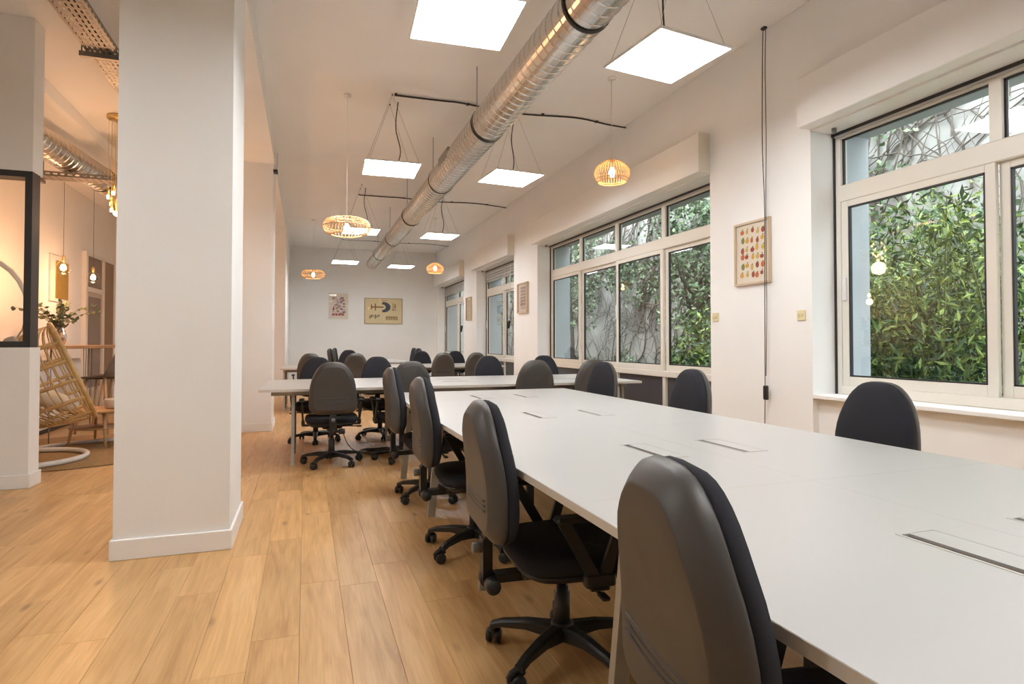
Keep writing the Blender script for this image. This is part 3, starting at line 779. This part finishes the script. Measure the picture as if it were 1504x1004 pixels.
# ------------------------------------------------------------------ rattan pendants
def pendant(label, x, y, z, rad, hh, flat, n=40, watts=.8):
    t = thing('rattan_pendant', label, 'pendant lamp', (x, y, z), 0, 'rattan pendant lamps')
    def prof(u):   # u 0 bottom .. 1 top
        if flat: r = rad*(.66 + .34*(max(0, 1 - abs(2*u-1)**2.2))**.5)
        else: r = rad*(.80 + .20*math.sin(math.pi*min(1, u*1.25)))*(1 if u < .62 else math.sqrt(max(.06, 1 - ((u-.62)/.40)**2)))
        return r
    sl = MB(); K = 9
    for j in range(n):
        a = 2*math.pi*j/n
        pts = [(prof(u)*math.cos(a), prof(u)*math.sin(a), -hh/2 + hh*u) for u in [i/K for i in range(K+1)]]
        sl.tube(pts, .0046, 4, cap=False)
    sl.build('slats', RATTAN, t, fixn=False)
    for u in ((0, .5, 1) if flat else (0, .12, 1)):
        r = prof(u); MB().tube([(r*math.cos(R(10*i)), r*math.sin(R(10*i)), -hh/2 + hh*u) for i in range(36)], .006, 5, closed=True).build('hoop', RATTAN, t, fixn=False)
    rg = MB()
    if flat:
        for i in range(8):
            a = i*math.pi/4; rg.tube([(.02*math.cos(a), .02*math.sin(a), hh/2), (prof(1)*math.cos(a), prof(1)*math.sin(a), hh/2)], .004, 4)
    else:
        for i in range(6):
            a = i*math.pi/3; rg.tube([(.012*math.cos(a), .012*math.sin(a), hh/2), (prof(1)*math.cos(a), prof(1)*math.sin(a), hh/2)], .004, 4)
    rg.build('top_spider', RATTAN, t, fixn=False)
    MB().lathe([(.006, -.065), (.024, -.05), (.033, -.02), (.028, .01), (.014, .035)], 14, (0, 0, 0)).build('bulb', BULB, t)
    MB().lathe([(.018, .035), (.018, .08), (.008, .085)], 12).build('socket', WHITEM, t)
    MB().tube([(0, 0, .08), (0, 0, ZC-z-.002)], .0022, 5).build('cord', WHITEM, t)
    MB().lathe([(.04, ZC-z-.02), (.04, ZC-z-.001)], 16).build('ceiling_rose', WHITEM, t)
    ld = bpy.data.lights.new('pendant_light', 'POINT'); ld.energy = watts; ld.color = (1, .60, .30); ld.shadow_soft_size = .05
    lo = bpy.data.objects.new('pendant_light', ld); COL.objects.link(lo); lo.parent = t; lo.location = (0, 0, -.08)
pendant('round slatted rattan pendant lamp glowing beside the four-sash window', 2.90, 5.3, 2.90, .178, .215, False)
pendant('wide flat rattan pendant lamp glowing over the crosswise desk', .41, 6.6, 2.42, .245, .17, True)
pendant('small looking flat rattan pendant lamp in front of the back wall', .15, 13.6, 2.66, .24, .17, True)
pendant('round slatted rattan pendant lamp between narrow windows and back wall', 2.62, 12.6, 2.78, .18, .215, False)

# ------------------------------------------------------------------ right wall fittings
def frame_pic(name, label, yc, zc, w_, h_, art, cols, wall='R', fr=None, fd=.03, cat='picture', border=.05):
    """art(mb): adds flat shapes in (u, v) metres on the print; wall R faces -X, B faces -Y"""
    if wall == 'R': t = thing(name, label, cat, (XR, yc, zc), R(-90))
    else: t = thing(name, label, cat, (yc, YB, zc), 0)
    f_ = MB(); b = .018
    for a, c in (((-w_/2, -h_/2), (w_/2, -h_/2+b)), ((-w_/2, h_/2-b), (w_/2, h_/2)), ((-w_/2, -h_/2+b), (-w_/2+b, h_/2-b)), ((w_/2-b, -h_/2+b), (w_/2, h_/2-b))):
        f_.box((a[0], -fd, a[1]), (c[0], -.001, c[1]))
    f_.build('frame', fr or mat('pale_wood_frame', (.62, .50, .36), .5), t)
    MB().box((-w_/2+b, -.014, -h_/2+b), (w_/2-b, -.002, h_/2-b)).build('print', cols[0], t)
    m = MB(); art(m); m.build('artwork', cols[1:], t, fixn=False)
    MB().box((-w_/2+b, -.021, -h_/2+b), (w_/2-b, -.019, h_/2-b)).build('glass', CLEAR, t)
def blob(m, u, v, ru, rv, mi, n=12, y=-.0146):
    m.add([(u + ru*math.cos(2*math.pi*i/n), y, v + rv*math.sin(2*math.pi*i/n)) for i in range(n)], [tuple(range(n))], mi)
def quad(m, u0, v0, u1, v1, mi, y=-.0146): m.add([(u0, y, v0), (u1, y, v0), (u1, y, v1), (u0, y, v1)], [(0, 1, 2, 3)], mi)
PAPER = mat('paper_white', (.80, .77, .72), .6)
rf = random.Random(3)
def fruit(m):
    for r in range(6):
        for c in range(5):
            u, v = -.125 + c*.062 + rf.uniform(-.011, .011), -.19 + r*.076 + rf.uniform(-.012, .012)
            mi = (r*2 + c*3 + rf.randrange(2)) % 5
            blob(m, u, v, rf.uniform(.017, .025), rf.uniform(.018, .029), mi)
            blob(m, u+.006, v+.026, .010, .006, 3, 6, -.0149)
FC = [mat('fruit_%d' % i, c, .6) for i, c in enumerate([(.60, .16, .06), (.72, .42, .08), (.36, .07, .05), (.20, .26, .07), (.62, .50, .14)])]
frame_pic('fruit_print', 'framed print of rows of small colourful fruits on the pier', 4.22, 1.965, .435, .555, fruit, [PAPER] + FC)
def rows(m):
    for r in range(7):
        for c in range(4):
            quad(m, -.13 + c*.068, -.19 + r*.058, -.13 + c*.068 + .05, -.19 + r*.058 + (.04 if r else .015), (r + c) % 2)
            blob(m, -.105 + c*.068, -.15 + r*.058, .016, .012, 1, 8)
frame_pic('row_print', 'framed print of dark red figure rows on the pier between windows', 10.03, 1.98, .50, .545, rows, [PAPER, mat('print_red', (.34, .12, .10), .6), mat('print_dark', (.16, .10, .09), .6)], fd=.045)
def faint(m):
    for r in range(4): blob(m, 0, -.16 + r*.11, .06, .03, 0, 14)
frame_pic('faint_print', 'framed pale print with faint drawings beside the end window', 13.77, 1.985, .44, .55, faint, [PAPER, mat('faint_ink', (.60, .55, .48), .6)], fd=.045)
def purple(m):
    rp = random.Random(5)
    for k in range(70):
        u, v = rp.uniform(-.17, .14), rp.uniform(-.24, .22); quad(m, u, v, u + rp.uniform(.02, .09), v + rp.uniform(.012, .05), rp.randrange(4), -.0146 - k*.00002)
    for k in range(4): quad(m, -.17+.085*k, -.27, -.10+.085*k, -.21, 1, -.0165)
frame_pic('poster', 'white framed poster with purple and red collage on the back wall', .875, 2.215, .55, .75, purple,
          [PAPER, mat('ink_violet', (.20, .12, .25), .6), mat('ink_red', (.42, .10, .14), .6), mat('ink_lilac', (.55, .48, .58), .6), mat('ink_pale', (.74, .70, .72), .6)], 'B', mat('white_frame', (.8, .78, .74), .4))
def chart(m):
    # aeroplane seen from above, engine and part drawings
    quad(m, -.36, .10, .0, .135, 0); quad(m, -.36, .05, -.33, .19, 0); quad(m, -.25, .02, -.22, .22, 0)
    n = 12
    pts = [(.0 + .20*math.cos(a), -.0152, .118 + .15*math.sin(a)) for a in [R(-100 + 200*i/n) for i in range(n+1)]]
    inn = [(-.03 + .09*math.cos(a), -.0152, .118 + .08*math.sin(a)) for a in [R(100 - 200*i/n) for i in range(n+1)]]
    for i in range(n): m.add([pts[i], pts[i+1], inn[n-1-i], inn[n-i]], [(0, 1, 2, 3)], 1)
    for k in range(6): quad(m, -.40 + k*.05, -.22 + (k % 3)*.03, -.37 + k*.05, -.12 + (k % 2)*.02, k % 2)
    for k in range(9): blob(m, .08 + k*.038, -.19 + (k % 2)*.012, .016, .05, (k % 2)*2, 8)
    quad(m, .06, -.25, .42, -.235, 0)
    quad(m, .26, .05, .28, .25, 2); quad(m, .24, .03, .36, .05, 0); quad(m, .31, .08, .35, .21, 2); quad(m, -.10, .30, .10, .31, 0)
frame_pic('wall_chart', 'framed beige school chart with aeroplane and engine drawings', 2.14, 2.09, 1.09, .75, chart,
          [mat('chart_paper', (.80, .72, .50), .6), mat('ink_brown', (.26, .12, .07), .6), mat('ink_blue', (.06, .09, .14), .6), mat('ink_olive', (.32, .25, .12), .6)], 'B', mat('thin_wood_frame', (.40, .30, .18), .5), cat='chart')
for yy, zz, lb in ((3.69, 1.395, 'cream shutter switch on the pier edge by the parapet window'), (4.73, 1.42, 'cream shutter switch on the pier edge by the four-sash window')):
    t = thing('wall_switch', lb, 'switch', (XR, yy, zz), 0)
    MB().box((-.012, -.042, -.042), (-.001, .042, .042), bev=.004).build('plate', SWITCH, t)
    for s in (-1, 1): MB().box((-.018, s*.018-.011, -.014), (-.012, s*.018+.011, .014), bev=.003).build('rocker', mat('cream_rocker', (.66, .56, .34), .4), t)
t = thing('wall_cable', 'thin dark twin cable hanging down the pier across the fruit print', 'cable', (0, 0, 0))
cable([(XR-.05, 4.03, ZC-.02), (XR-.045, 4.045, 3.6), (XR-.05, 4.05, 2.9), (XR-.045, 4.035, 2.3), (XR-.05, 4.035, 1.6), (XR-.045, 4.045, .82), (XR-.03, 4.07, .45), (XR-.02, 4.08, .05)], .0035).build('cord', CABLE, t)
cable([(XR-.05, 4.0, ZC-.02), (XR-.045, 4.015, 3.5), (XR-.05, 4.005, 2.9), (XR-.045, 4.02, 2.35), (XR-.045, 4.02, 1.5), (XR-.04, 4.04, .9)], .003).build('cord', CABLE, t)
MB().box((XR-.065, 4.015, .70), (XR-.03, 4.055, .82), bev=.008).build('cord_switch', BLACKP, t)
MB().box((XR-.065, 4.0, ZC-.02), (XR-.03, 4.045, ZC-.001), bev=.004).build('ceiling_clip', CABLE, t)
for yy, lb in ((11.35, 'black shutter crank hanging at the window beside the row print'), (15.2, 'black shutter crank hanging at the window by the back wall')):
    t = thing('shutter_crank', lb, 'crank', (XF-.10, yy, 1.55), R(20))
    MB().tube([(0, 0, .05), (.02, .0, .5), (.04, 0, 1.2)], .006, 6).build('rod', WHITEM, t)
    MB().bar((-.01, -.03, .07), (.01, .05, -.08), .04, .04).build('handle', BLACKP, t)
t = thing('conduit_stub', 'small grey conduit bracket at the beam above the second pillar', 'conduit', (-.40, 8.7, 3.50))
MB().tube([(.02, 0, .26), (.02, 0, .04), (.0, 0, 0)], .012, 8).build('pipe', WHITEM, t); MB().box((-.03, -.12, -.02), (.03, .02, .01), bev=.004).build('bracket', CABLE, t)
t = thing('cable_coil', 'coil of black cable lying under the crosswise desk', 'cable', (.75, 6.55, 0))
for k in range(4):
    r = .10 + k*.022; MB().tube([(r*math.cos(R(15*i))*1.25, r*math.sin(R(15*i)), .008 + .004*k + .004*math.sin(i*1.3+k)) for i in range(24)], .006, 5, closed=True).build('loop', CABLE, t)
cable([(.1, .05, .012), (-.25, .1, .02), (-.38, .15, .3), (-.36, .2, .66)], .005).build('lead', CABLE, t)

# ------------------------------------------------------------------ lounge
struct('door_1', MB().box((XL+.001, 12.02, .012), (XL+.05, 12.85, 2.06)), mat('door_paint', (.58, .50, .44), .5))
d1 = bpy.data.objects['door_1']
fr = MB()
for a, c in (((11.93, 0), (12.02, 2.74)), ((12.85, 0), (12.93, 2.74)), ((12.02, 2.06), (12.85, 2.14)), ((12.02, 2.68), (12.85, 2.74))): fr.box((XL+.001, a[0], a[1]), (XL+.07, c[0], c[1]))
fr.build('door_frame', WHITEM, d1)
MB().box((XL+.052, 12.12, .4), (XL+.056, 12.75, 1.98)).build('glazing', mat('dim_glazing', (.20, .16, .14), .2), d1)
MB().box((XL+.02, 12.02, 2.14), (XL+.04, 12.85, 2.68)).build('transom_light', mat('dim_glazing', (.20, .16, .14), .2), d1)
MB().box((XL+.002, 12.97, .1), (XL+.03, 13.6, 2.7)).build('side_panel', mat('brown_panel', (.30, .20, .13), .5), d1)
MB().tube([(XL+.056, 12.70, 1.08), (XL+.10, 12.70, 1.08), (XL+.10, 12.58, 1.08)], .009, 8).build('door_handle', WIRE, d1)
t = thing('gold_panel', 'gold leaf artwork in thin white frame on the lounge wall', 'artwork', (XL, 10.72, 2.14), 0)
MB().box((.001, -.16, -.34), (.03, .56, .36), bev=.004).build('backing', WHITEM, t)
MB().box((.03, .0, -.29), (.04, .50, .28)).build('gold_leaf', mat('gold_leaf', (.78, .50, .10), .32, metal=.9, bump=.9, bscale=30), t)
# bar table
t = thing('bar_table', 'high oak bar table with thin black hairpin legs', 'table', (-3.05, 9.75, 0))
MB().box((-.28, -1.6, 1.10), (.28, 1.5, 1.14), bev=.004).build('table_top', OAK, t)
for sx in (-1, 1):
    for yy in (-1.45, -.05, 1.35):
        MB().tube([(sx*.24, yy-.06, 1.10), (sx*.245, yy, .005), (sx*.24, yy+.06, 1.10)], .006, 6).build('hairpin_leg', WIRE, t)
t = thing('low_cabinet', 'white low cabinet standing under the bar table', 'cabinet', (-3.33, 9.6, 0))
MB().box((-.22, -.9, .06), (.16, .9, .95), bev=.005).build('body', WHITEM, t); MB().box((-.2, -.88, 0), (.14, .88, .06)).build('plinth', BLACKF, t)
for k in range(3): 
    dd = MB().box((.16, -.88 + k*.59, .09), (.178, -.88 + k*.59 + .57, .93), bev=.003).build('door', WHITEM, t)
    MB().box((.178, -.88 + k*.59 + .03, .6), (.19, -.88 + k*.59 + .045, .75)).build('handle', WIRE, dd)
# stools
def stool(label, x, y, rz):
    t = thing('bar_stool', label, 'bar stool', (x, y, 0), R(rz), 'grey shell bar stools at the oak bar table')
    rows_ = []; vs = []; fs = []; nu, nv = 12, 13
    for j in range(nv):
        v = j/(nv-1)
        for i in range(nu):
            u = 2*i/(nu-1) - 1
            if v < .5:
                q = v/.5; yy = .22 - .42*q; zz = .735 - .015*math.sin(math.pi*q) + .045*u*u*(.3+.7*q) - .02*(1-q)**4; ww = .20 + .03*math.sin(math.pi*q)
            else:
                q = (v-.5)/.5; yy = -.20 - .11*q - .03*math.sin(q*1.5) + .06*u*u*(1-.4*q); zz = .75 + .42*q**.95; ww = .225 - .06*q*q
                zz -= .05*u*u*q
            vs.append((u*ww, yy, zz))
    for j in range(nv-1):
        for i in range(nu-1): fs.append((j*nu+i, j*nu+i+1, (j+1)*nu+i+1, (j+1)*nu+i))
    o = MB().add(vs, fs, 0, True).build('shell_seat', GREYSH, t); md = o.modifiers.new('solid', 'SOLIDIFY'); md.thickness = .014
    for sx in (-1, 1):
        for sy in (-1, 1): MB().tube([(sx*.12, sy*.11, .725), (sx*.20, sy*.20, 0)], [.02, .012], 8).build('leg', BEECH, t)
    MB().tube([(.175, .17, .25), (-.175, .17, .25), (-.175, -.17, .25), (.175, -.17, .25)], .008, 6, closed=True).build('footrest', WIRE, t)
    MB().box((-.13, -.13, .70), (.13, .13, .726), bev=.006).build('seat_mount', BLACKP, t)
stool('grey shell bar stool with beech legs, standing nearer the hanging chair', -2.56, 9.25, 78)
stool('grey shell bar stool with beech legs, second along the oak bar table', -2.55, 9.95, 84)
# vase with eucalyptus
t = thing('vase', 'clear glass vase on the oak bar table', 'vase', (-3.0, 9.15, 1.14))
MB().lathe([(.05, 0), (.075, .04), (.085, .12), (.07, .19), (.05, .225), (.055, .24)], 20, cap=False).build('glass_body', mat('rose_glass', (.85, .62, .5), .08, spec=.8, trans=.85), t)
MB().lathe([(.06, .004), (.07, .04), (.07, .10)], 16).build('water', mat('dim_water', (.10, .09, .08), .1), t)
eu = thing('eucalyptus_bouquet', 'spreading eucalyptus branches arranged in the glass vase', 'plant', (-3.0, 9.15, 1.16))
st = MB(); lf = MB()
for k in range(15):
    a = random.random()*6.28; ln = random.uniform(.28, .55); out_ = random.uniform(.12, .48)
    pts = [Vector((0, 0, .02)), Vector((.02*math.cos(a), .02*math.sin(a), .20)), Vector((out_*.5*math.cos(a), out_*.5*math.sin(a), .2+ln*.55)), Vector((out_*math.cos(a), out_*math.sin(a), .2+ln*.7))]
    st.tube(pts, [.004, .004, .003, .002], 5, cap=False)
    for q in range(16):
        u = .3 + .7*q/15; i = min(2, int(u*3)); p = pts[i].lerp(pts[i+1], u*3 - i)
        d = Vector((random.gauss(0, 1), random.gauss(0, 1), random.gauss(0, .6))).normalized(); s2_ = d.orthogonal().normalized()
        n_ = 7; cc = p + d*.03
        lf.add([cc + d*.027*math.cos(6.283*z_/n_) + s2_*.022*math.sin(6.283*z_/n_) for z_ in range(n_)], [tuple(range(n_))], 0)
st.build('stems', mat('euc_stem', (.16, .11, .06), .7), eu, fixn=False)
tag(lf.build('leaves', mat('euc_leaf', (.10, .13, .065), .6), eu, fixn=False), kind='stuff')
# filament bulbs
def bulb(label, x, y, z):
    t = thing('bulb_pendant', label, 'pendant lamp', (x, y, z), 0, 'bare bulb pendants over the bar table')
    MB().lathe([(.0, -.09), (.05, -.075), (.078, -.03), (.08, .005), (.055, .05), (.02, .085)], 18, cap=False).build('glass_globe', CLEAR, t)
    MB().lathe([(.01, -.045), (.03, -.03), (.034, .0), (.02, .035)], 12).build('bulb', BULB, t)
    MB().lathe([(.02, .08), (.022, .10), (.02, .14), (.008, .16)], 12).build('socket', BRASS, t)
    MB().tube([(0, 0, .16), (0, 0, 3.70-z-.002)], .0025, 5).build('cord', CABLE, t)
    ld = bpy.data.lights.new('bulb_light', 'POINT'); ld.energy = 9; ld.color = (1, .50, .24); ld.shadow_soft_size = .06
    lo = bpy.data.objects.new('bulb_light', ld); COL.objects.link(lo); lo.parent = t; lo.location = (0, 0, -.13)
bulb('glowing globe bulb pendant in front of the gold leaf artwork', -2.93, 9.05, 2.14)
bulb('glowing globe bulb pendant in front of the lounge door', -3.05, 10.6, 2.17)
# chandelier
t = thing('cluster_chandelier', 'brass canopy chandelier with cluster of small lit tubes behind the pillar', 'chandelier', (-2.09, 8.15, ZC))
MB().lathe([(.14, -.03), (.14, -.001)], 24).build('canopy', BRASS, t)
rc = random.Random(2)
for k in range(16):
    a = k*2.4; r = .03 + .10*math.sqrt(k/16); x, y = r*math.cos(a), r*math.sin(a); dz = -rc.uniform(.80, 1.15)
    MB().tube([(x, y, -.03), (x, y, dz+.07)], .0018, 4).build('cord', BRASS, t)
    MB().lathe([(.013, dz), (.013, dz+.09)], 10, (x, y, 0)).build('sleeve', BRASS, t)
    MB().lathe([(.012, dz-.04), (.014, dz-.02), (.012, dz)], 10, (x, y, 0)).build('lamp', BULB, t)
ld = bpy.data.lights.new('chandelier_light', 'POINT'); ld.energy = 12; ld.color = (1, .52, .26); ld.shadow_soft_size = .12
lo = bpy.data.objects.new('chandelier_light', ld); COL.objects.link(lo); lo.parent = t; lo.location = (0, 0, -1.3)
# cable trays
def tray(label, a, b, wd, brackets):
    t = thing('cable_tray', label, 'cable tray', a); d = Vector(b) - Vector(a); Ln = d.length; t.rotation_euler = (0, 0, math.atan2(-d.x, d.y))
    m = MB(); nst = int(Ln/.075); hw = wd/2
    for k in range(nst): m.box((-hw, k*.075, 0), (hw, k*.075+.030, .0015))
    for k in range(7):
        x = -hw + wd*k/6; m.box((x-.011, 0, .0005), (x+.011, Ln, .002))
    for s in (-1, 1):
        m.box((s*hw-.001, 0, 0), (s*hw+.001, Ln, .022)); m.box((s*hw-.001, 0, .040), (s*hw+.001, Ln, .060))
        for k in range(nst): m.box((s*hw-.001, k*.075, .022), (s*hw+.001, k*.075+.03, .040))
    m.build('perforated_tray', GALV, t, fixn=False)
    for y in brackets:
        MB().box((-hw-.06, y-.02, -.045), (hw+.06, y+.02, -.003)).build('bracket', GALV, t)
        for s in (-1, 1): MB().tube([(s*(hw+.045), y, -.04), (s*(hw+.045), y, ZC-a[2]-.002)], .006, 6).build('hanger_rod', GALV, t)
    for k in range(3): cable([(-.05+k*.045, .02, .012), (-.03+k*.04, Ln*.3, .014), (-.06+k*.05, Ln*.6, .012), (-.05+k*.045, Ln-.02, .014)], .008).build('cable', CABLE, t)
tray('perforated steel cable tray on brackets running past the pillar', (-1.64, .6, 3.62), (-1.62, 13.6, 3.62), .22, [2.9, 5.25, 8.2])
tray('perforated steel cable tray crossing under the lounge ceiling', (-3.5, 8.6, 3.17), (-1.75, 8.6, 3.17), .2, [.45, 1.5])
# rug, coffee table, pot
t = tag(MB().lathe([(1.2, .0005), (1.21, .006), (1.18, .011), (.6, .012), (.01, .012)], 56, (-2.37, 7.75, 0)).build('jute_rug', mat('jute', (.40, .25, .11), .95, var=.2, vscale=40, bump=.8, bscale=160)), 'round jute rug under the hanging chair', 'rug')
t = thing('coffee_table', 'oak coffee table with tapered round legs standing on the jute rug', 'table', (-2.22, 8.02, .012))
MB().lathe([(.34, .385), (.36, .39), (.36, .405), (.35, .41)], 40).build('table_top', OAK, t)
MB().lathe([(.29, .20), (.30, .21)], 32).build('shelf', OAK, t)
for k in range(4):
    a = R(25 + 90*k); MB().tube([(.24*math.cos(a), .24*math.sin(a), .385), (.30*math.cos(a), .30*math.sin(a), 0)], [.022, .012], 10).build('leg', BEECH, t)
tag(MB().lathe([(.055, 0), (.075, .01), (.085, .10), (.08, .11), (.07, .105), (.065, .02)], 24, (-2.10, 8.03, .423)).build('pot', mat('cream_ceramic', (.74, .66, .54), .4)), 'cream ceramic pot standing on the oak coffee table', 'pot')
# hanging chair: stand
t = thing('hanging_chair_stand', 'white tubular hanging chair stand on the jute rug', 'stand', (-2.62, 7.12, .0385))
MB().tube([(.52*math.cos(R(10*i)), .52*math.sin(R(10*i)), 0) for i in range(36)], .026, 10, closed=True).build('base_ring', WHITEM, t)
arc = []
for i in range(15):
    u = i/14; a = R(200 - 190*u); arc.append((-.42 + .42*math.cos(a)*1.0 + .0, .10, 1.42 + .56*math.sin(a)))
MB().tube([(-.50, .10, 0), (-.78, .10, .5), (-.86, .10, .95)] + arc[1:], .024, 10).build('arched_pole', WHITEM, t)
MB().tube([(-.45, .3, 0), (.1, .95, 0), (.75, 1.15, 0)], .022, 8).build('foot_bar', WHITEM, t)
hk = Vector(arc[-1]) + Vector((-2.62, 7.12, .0385))
# basket
A_ = Vector((-2.36, 7.02, 1.33)); B_ = Vector((-2.01, 7.02, .47)); mid = (A_+B_)/2; ax = (A_-B_).normalized(); nrm = Vector((-ax.z, 0, ax.x)); ey = Vector((0, 1, 0))
t = thing('hanging_chair', 'rattan basket hanging chair with open front and cushion', 'hanging chair', mid, R(20))
RZ = Matrix.Rotation(R(20), 3, 'Z'); hk = mid + RZ.inverted() @ (hk - mid)
hl = (A_-B_).length/2 + .03
def egg(lat, lon):   # lat -1..1 along the axis, lon -90..90 around the back
    r = max(0, 1 - abs(lat)**3.0)**.5
    return ax*lat*hl + ey*(.50*r*math.sin(R(lon))) + nrm*(.62*r*math.cos(R(lon)))
rm = MB(); pts = [egg(-math.cos(R(6*i)), 90) for i in range(31)] + [egg(math.cos(R(6*i)), -90) for i in range(1, 30)]
rm.tube(pts, .022, 8, closed=True); rm.build('rim', RATTAN2, t)
for lat in (-.80, -.48, -.12, .26, .62):
    MB().tube([egg(lat, -90 + 10*i) for i in range(19)], .017, 8).build('hoop', RATTAN2, t)
ro = MB()
for k in range(1, 30):
    lon = -90 + 6*k; ro.tube([egg(-.97 + 1.94*i/20, lon) for i in range(21)], .0065, 5)
ro.build('rods', RATTAN2, t, fixn=False)
ro = MB()
for s in (-1, 0, 1): 
    p1 = egg(.93, 60*s); ro.tube([hk - mid - Vector((0,0,.02)), (hk-mid)*.5 + p1*.5 + Vector((.0, .05*s, -.08)), p1], .009, 6)
ro.build('hanging_ropes', mat('rope', (.42, .36, .24), .9), t)
MB().tube([(hk-mid) + Vector((0, 0, .0)), (hk-mid) + Vector((0, 0, -.12))], .012, 8).build('hook', WIRE, t)
def cushion(n, lab, c, sx, sy, sz, tilt, m):
    vs = []; fs = []; nu, nv = 20, 10
    for j in range(nv+1):
        ph = -math.pi/2 + math.pi*j/nv
        for i in range(nu):
            th = 2*math.pi*i/nu; f = lambda v: math.copysign(abs(v)**.55, v)
            vs.append((sx*f(math.cos(ph))*f(math.cos(th)), sy*f(math.cos(ph))*f(math.sin(th)), sz*f(math.sin(ph))))
    for j in range(nv):
        for i in range(nu): fs.append((j*nu+i, j*nu+(i+1)%nu, (j+1)*nu+(i+1)%nu, (j+1)*nu+i))
    o = MB().add(vs, fs, 0, True).build(n, m); o.location = mid + RZ @ (c - mid); o.rotation_euler = (0, tilt, R(20)); return tag(o, lab, 'cushion')
cushion('seat_cushion', 'cream seat cushion lying in the rattan hanging chair', mid + Vector((-.22, 0, -.25)), .26, .34, .075, R(22), mat('cream_cloth', (.62, .54, .42), .9))
cushion('back_cushion', 'grey back cushion leaning inside the rattan hanging chair', mid + Vector((-.40, 0, .13)), .07, .30, .22, R(-24), mat('grey_cloth', (.36, .33, .31), .9))
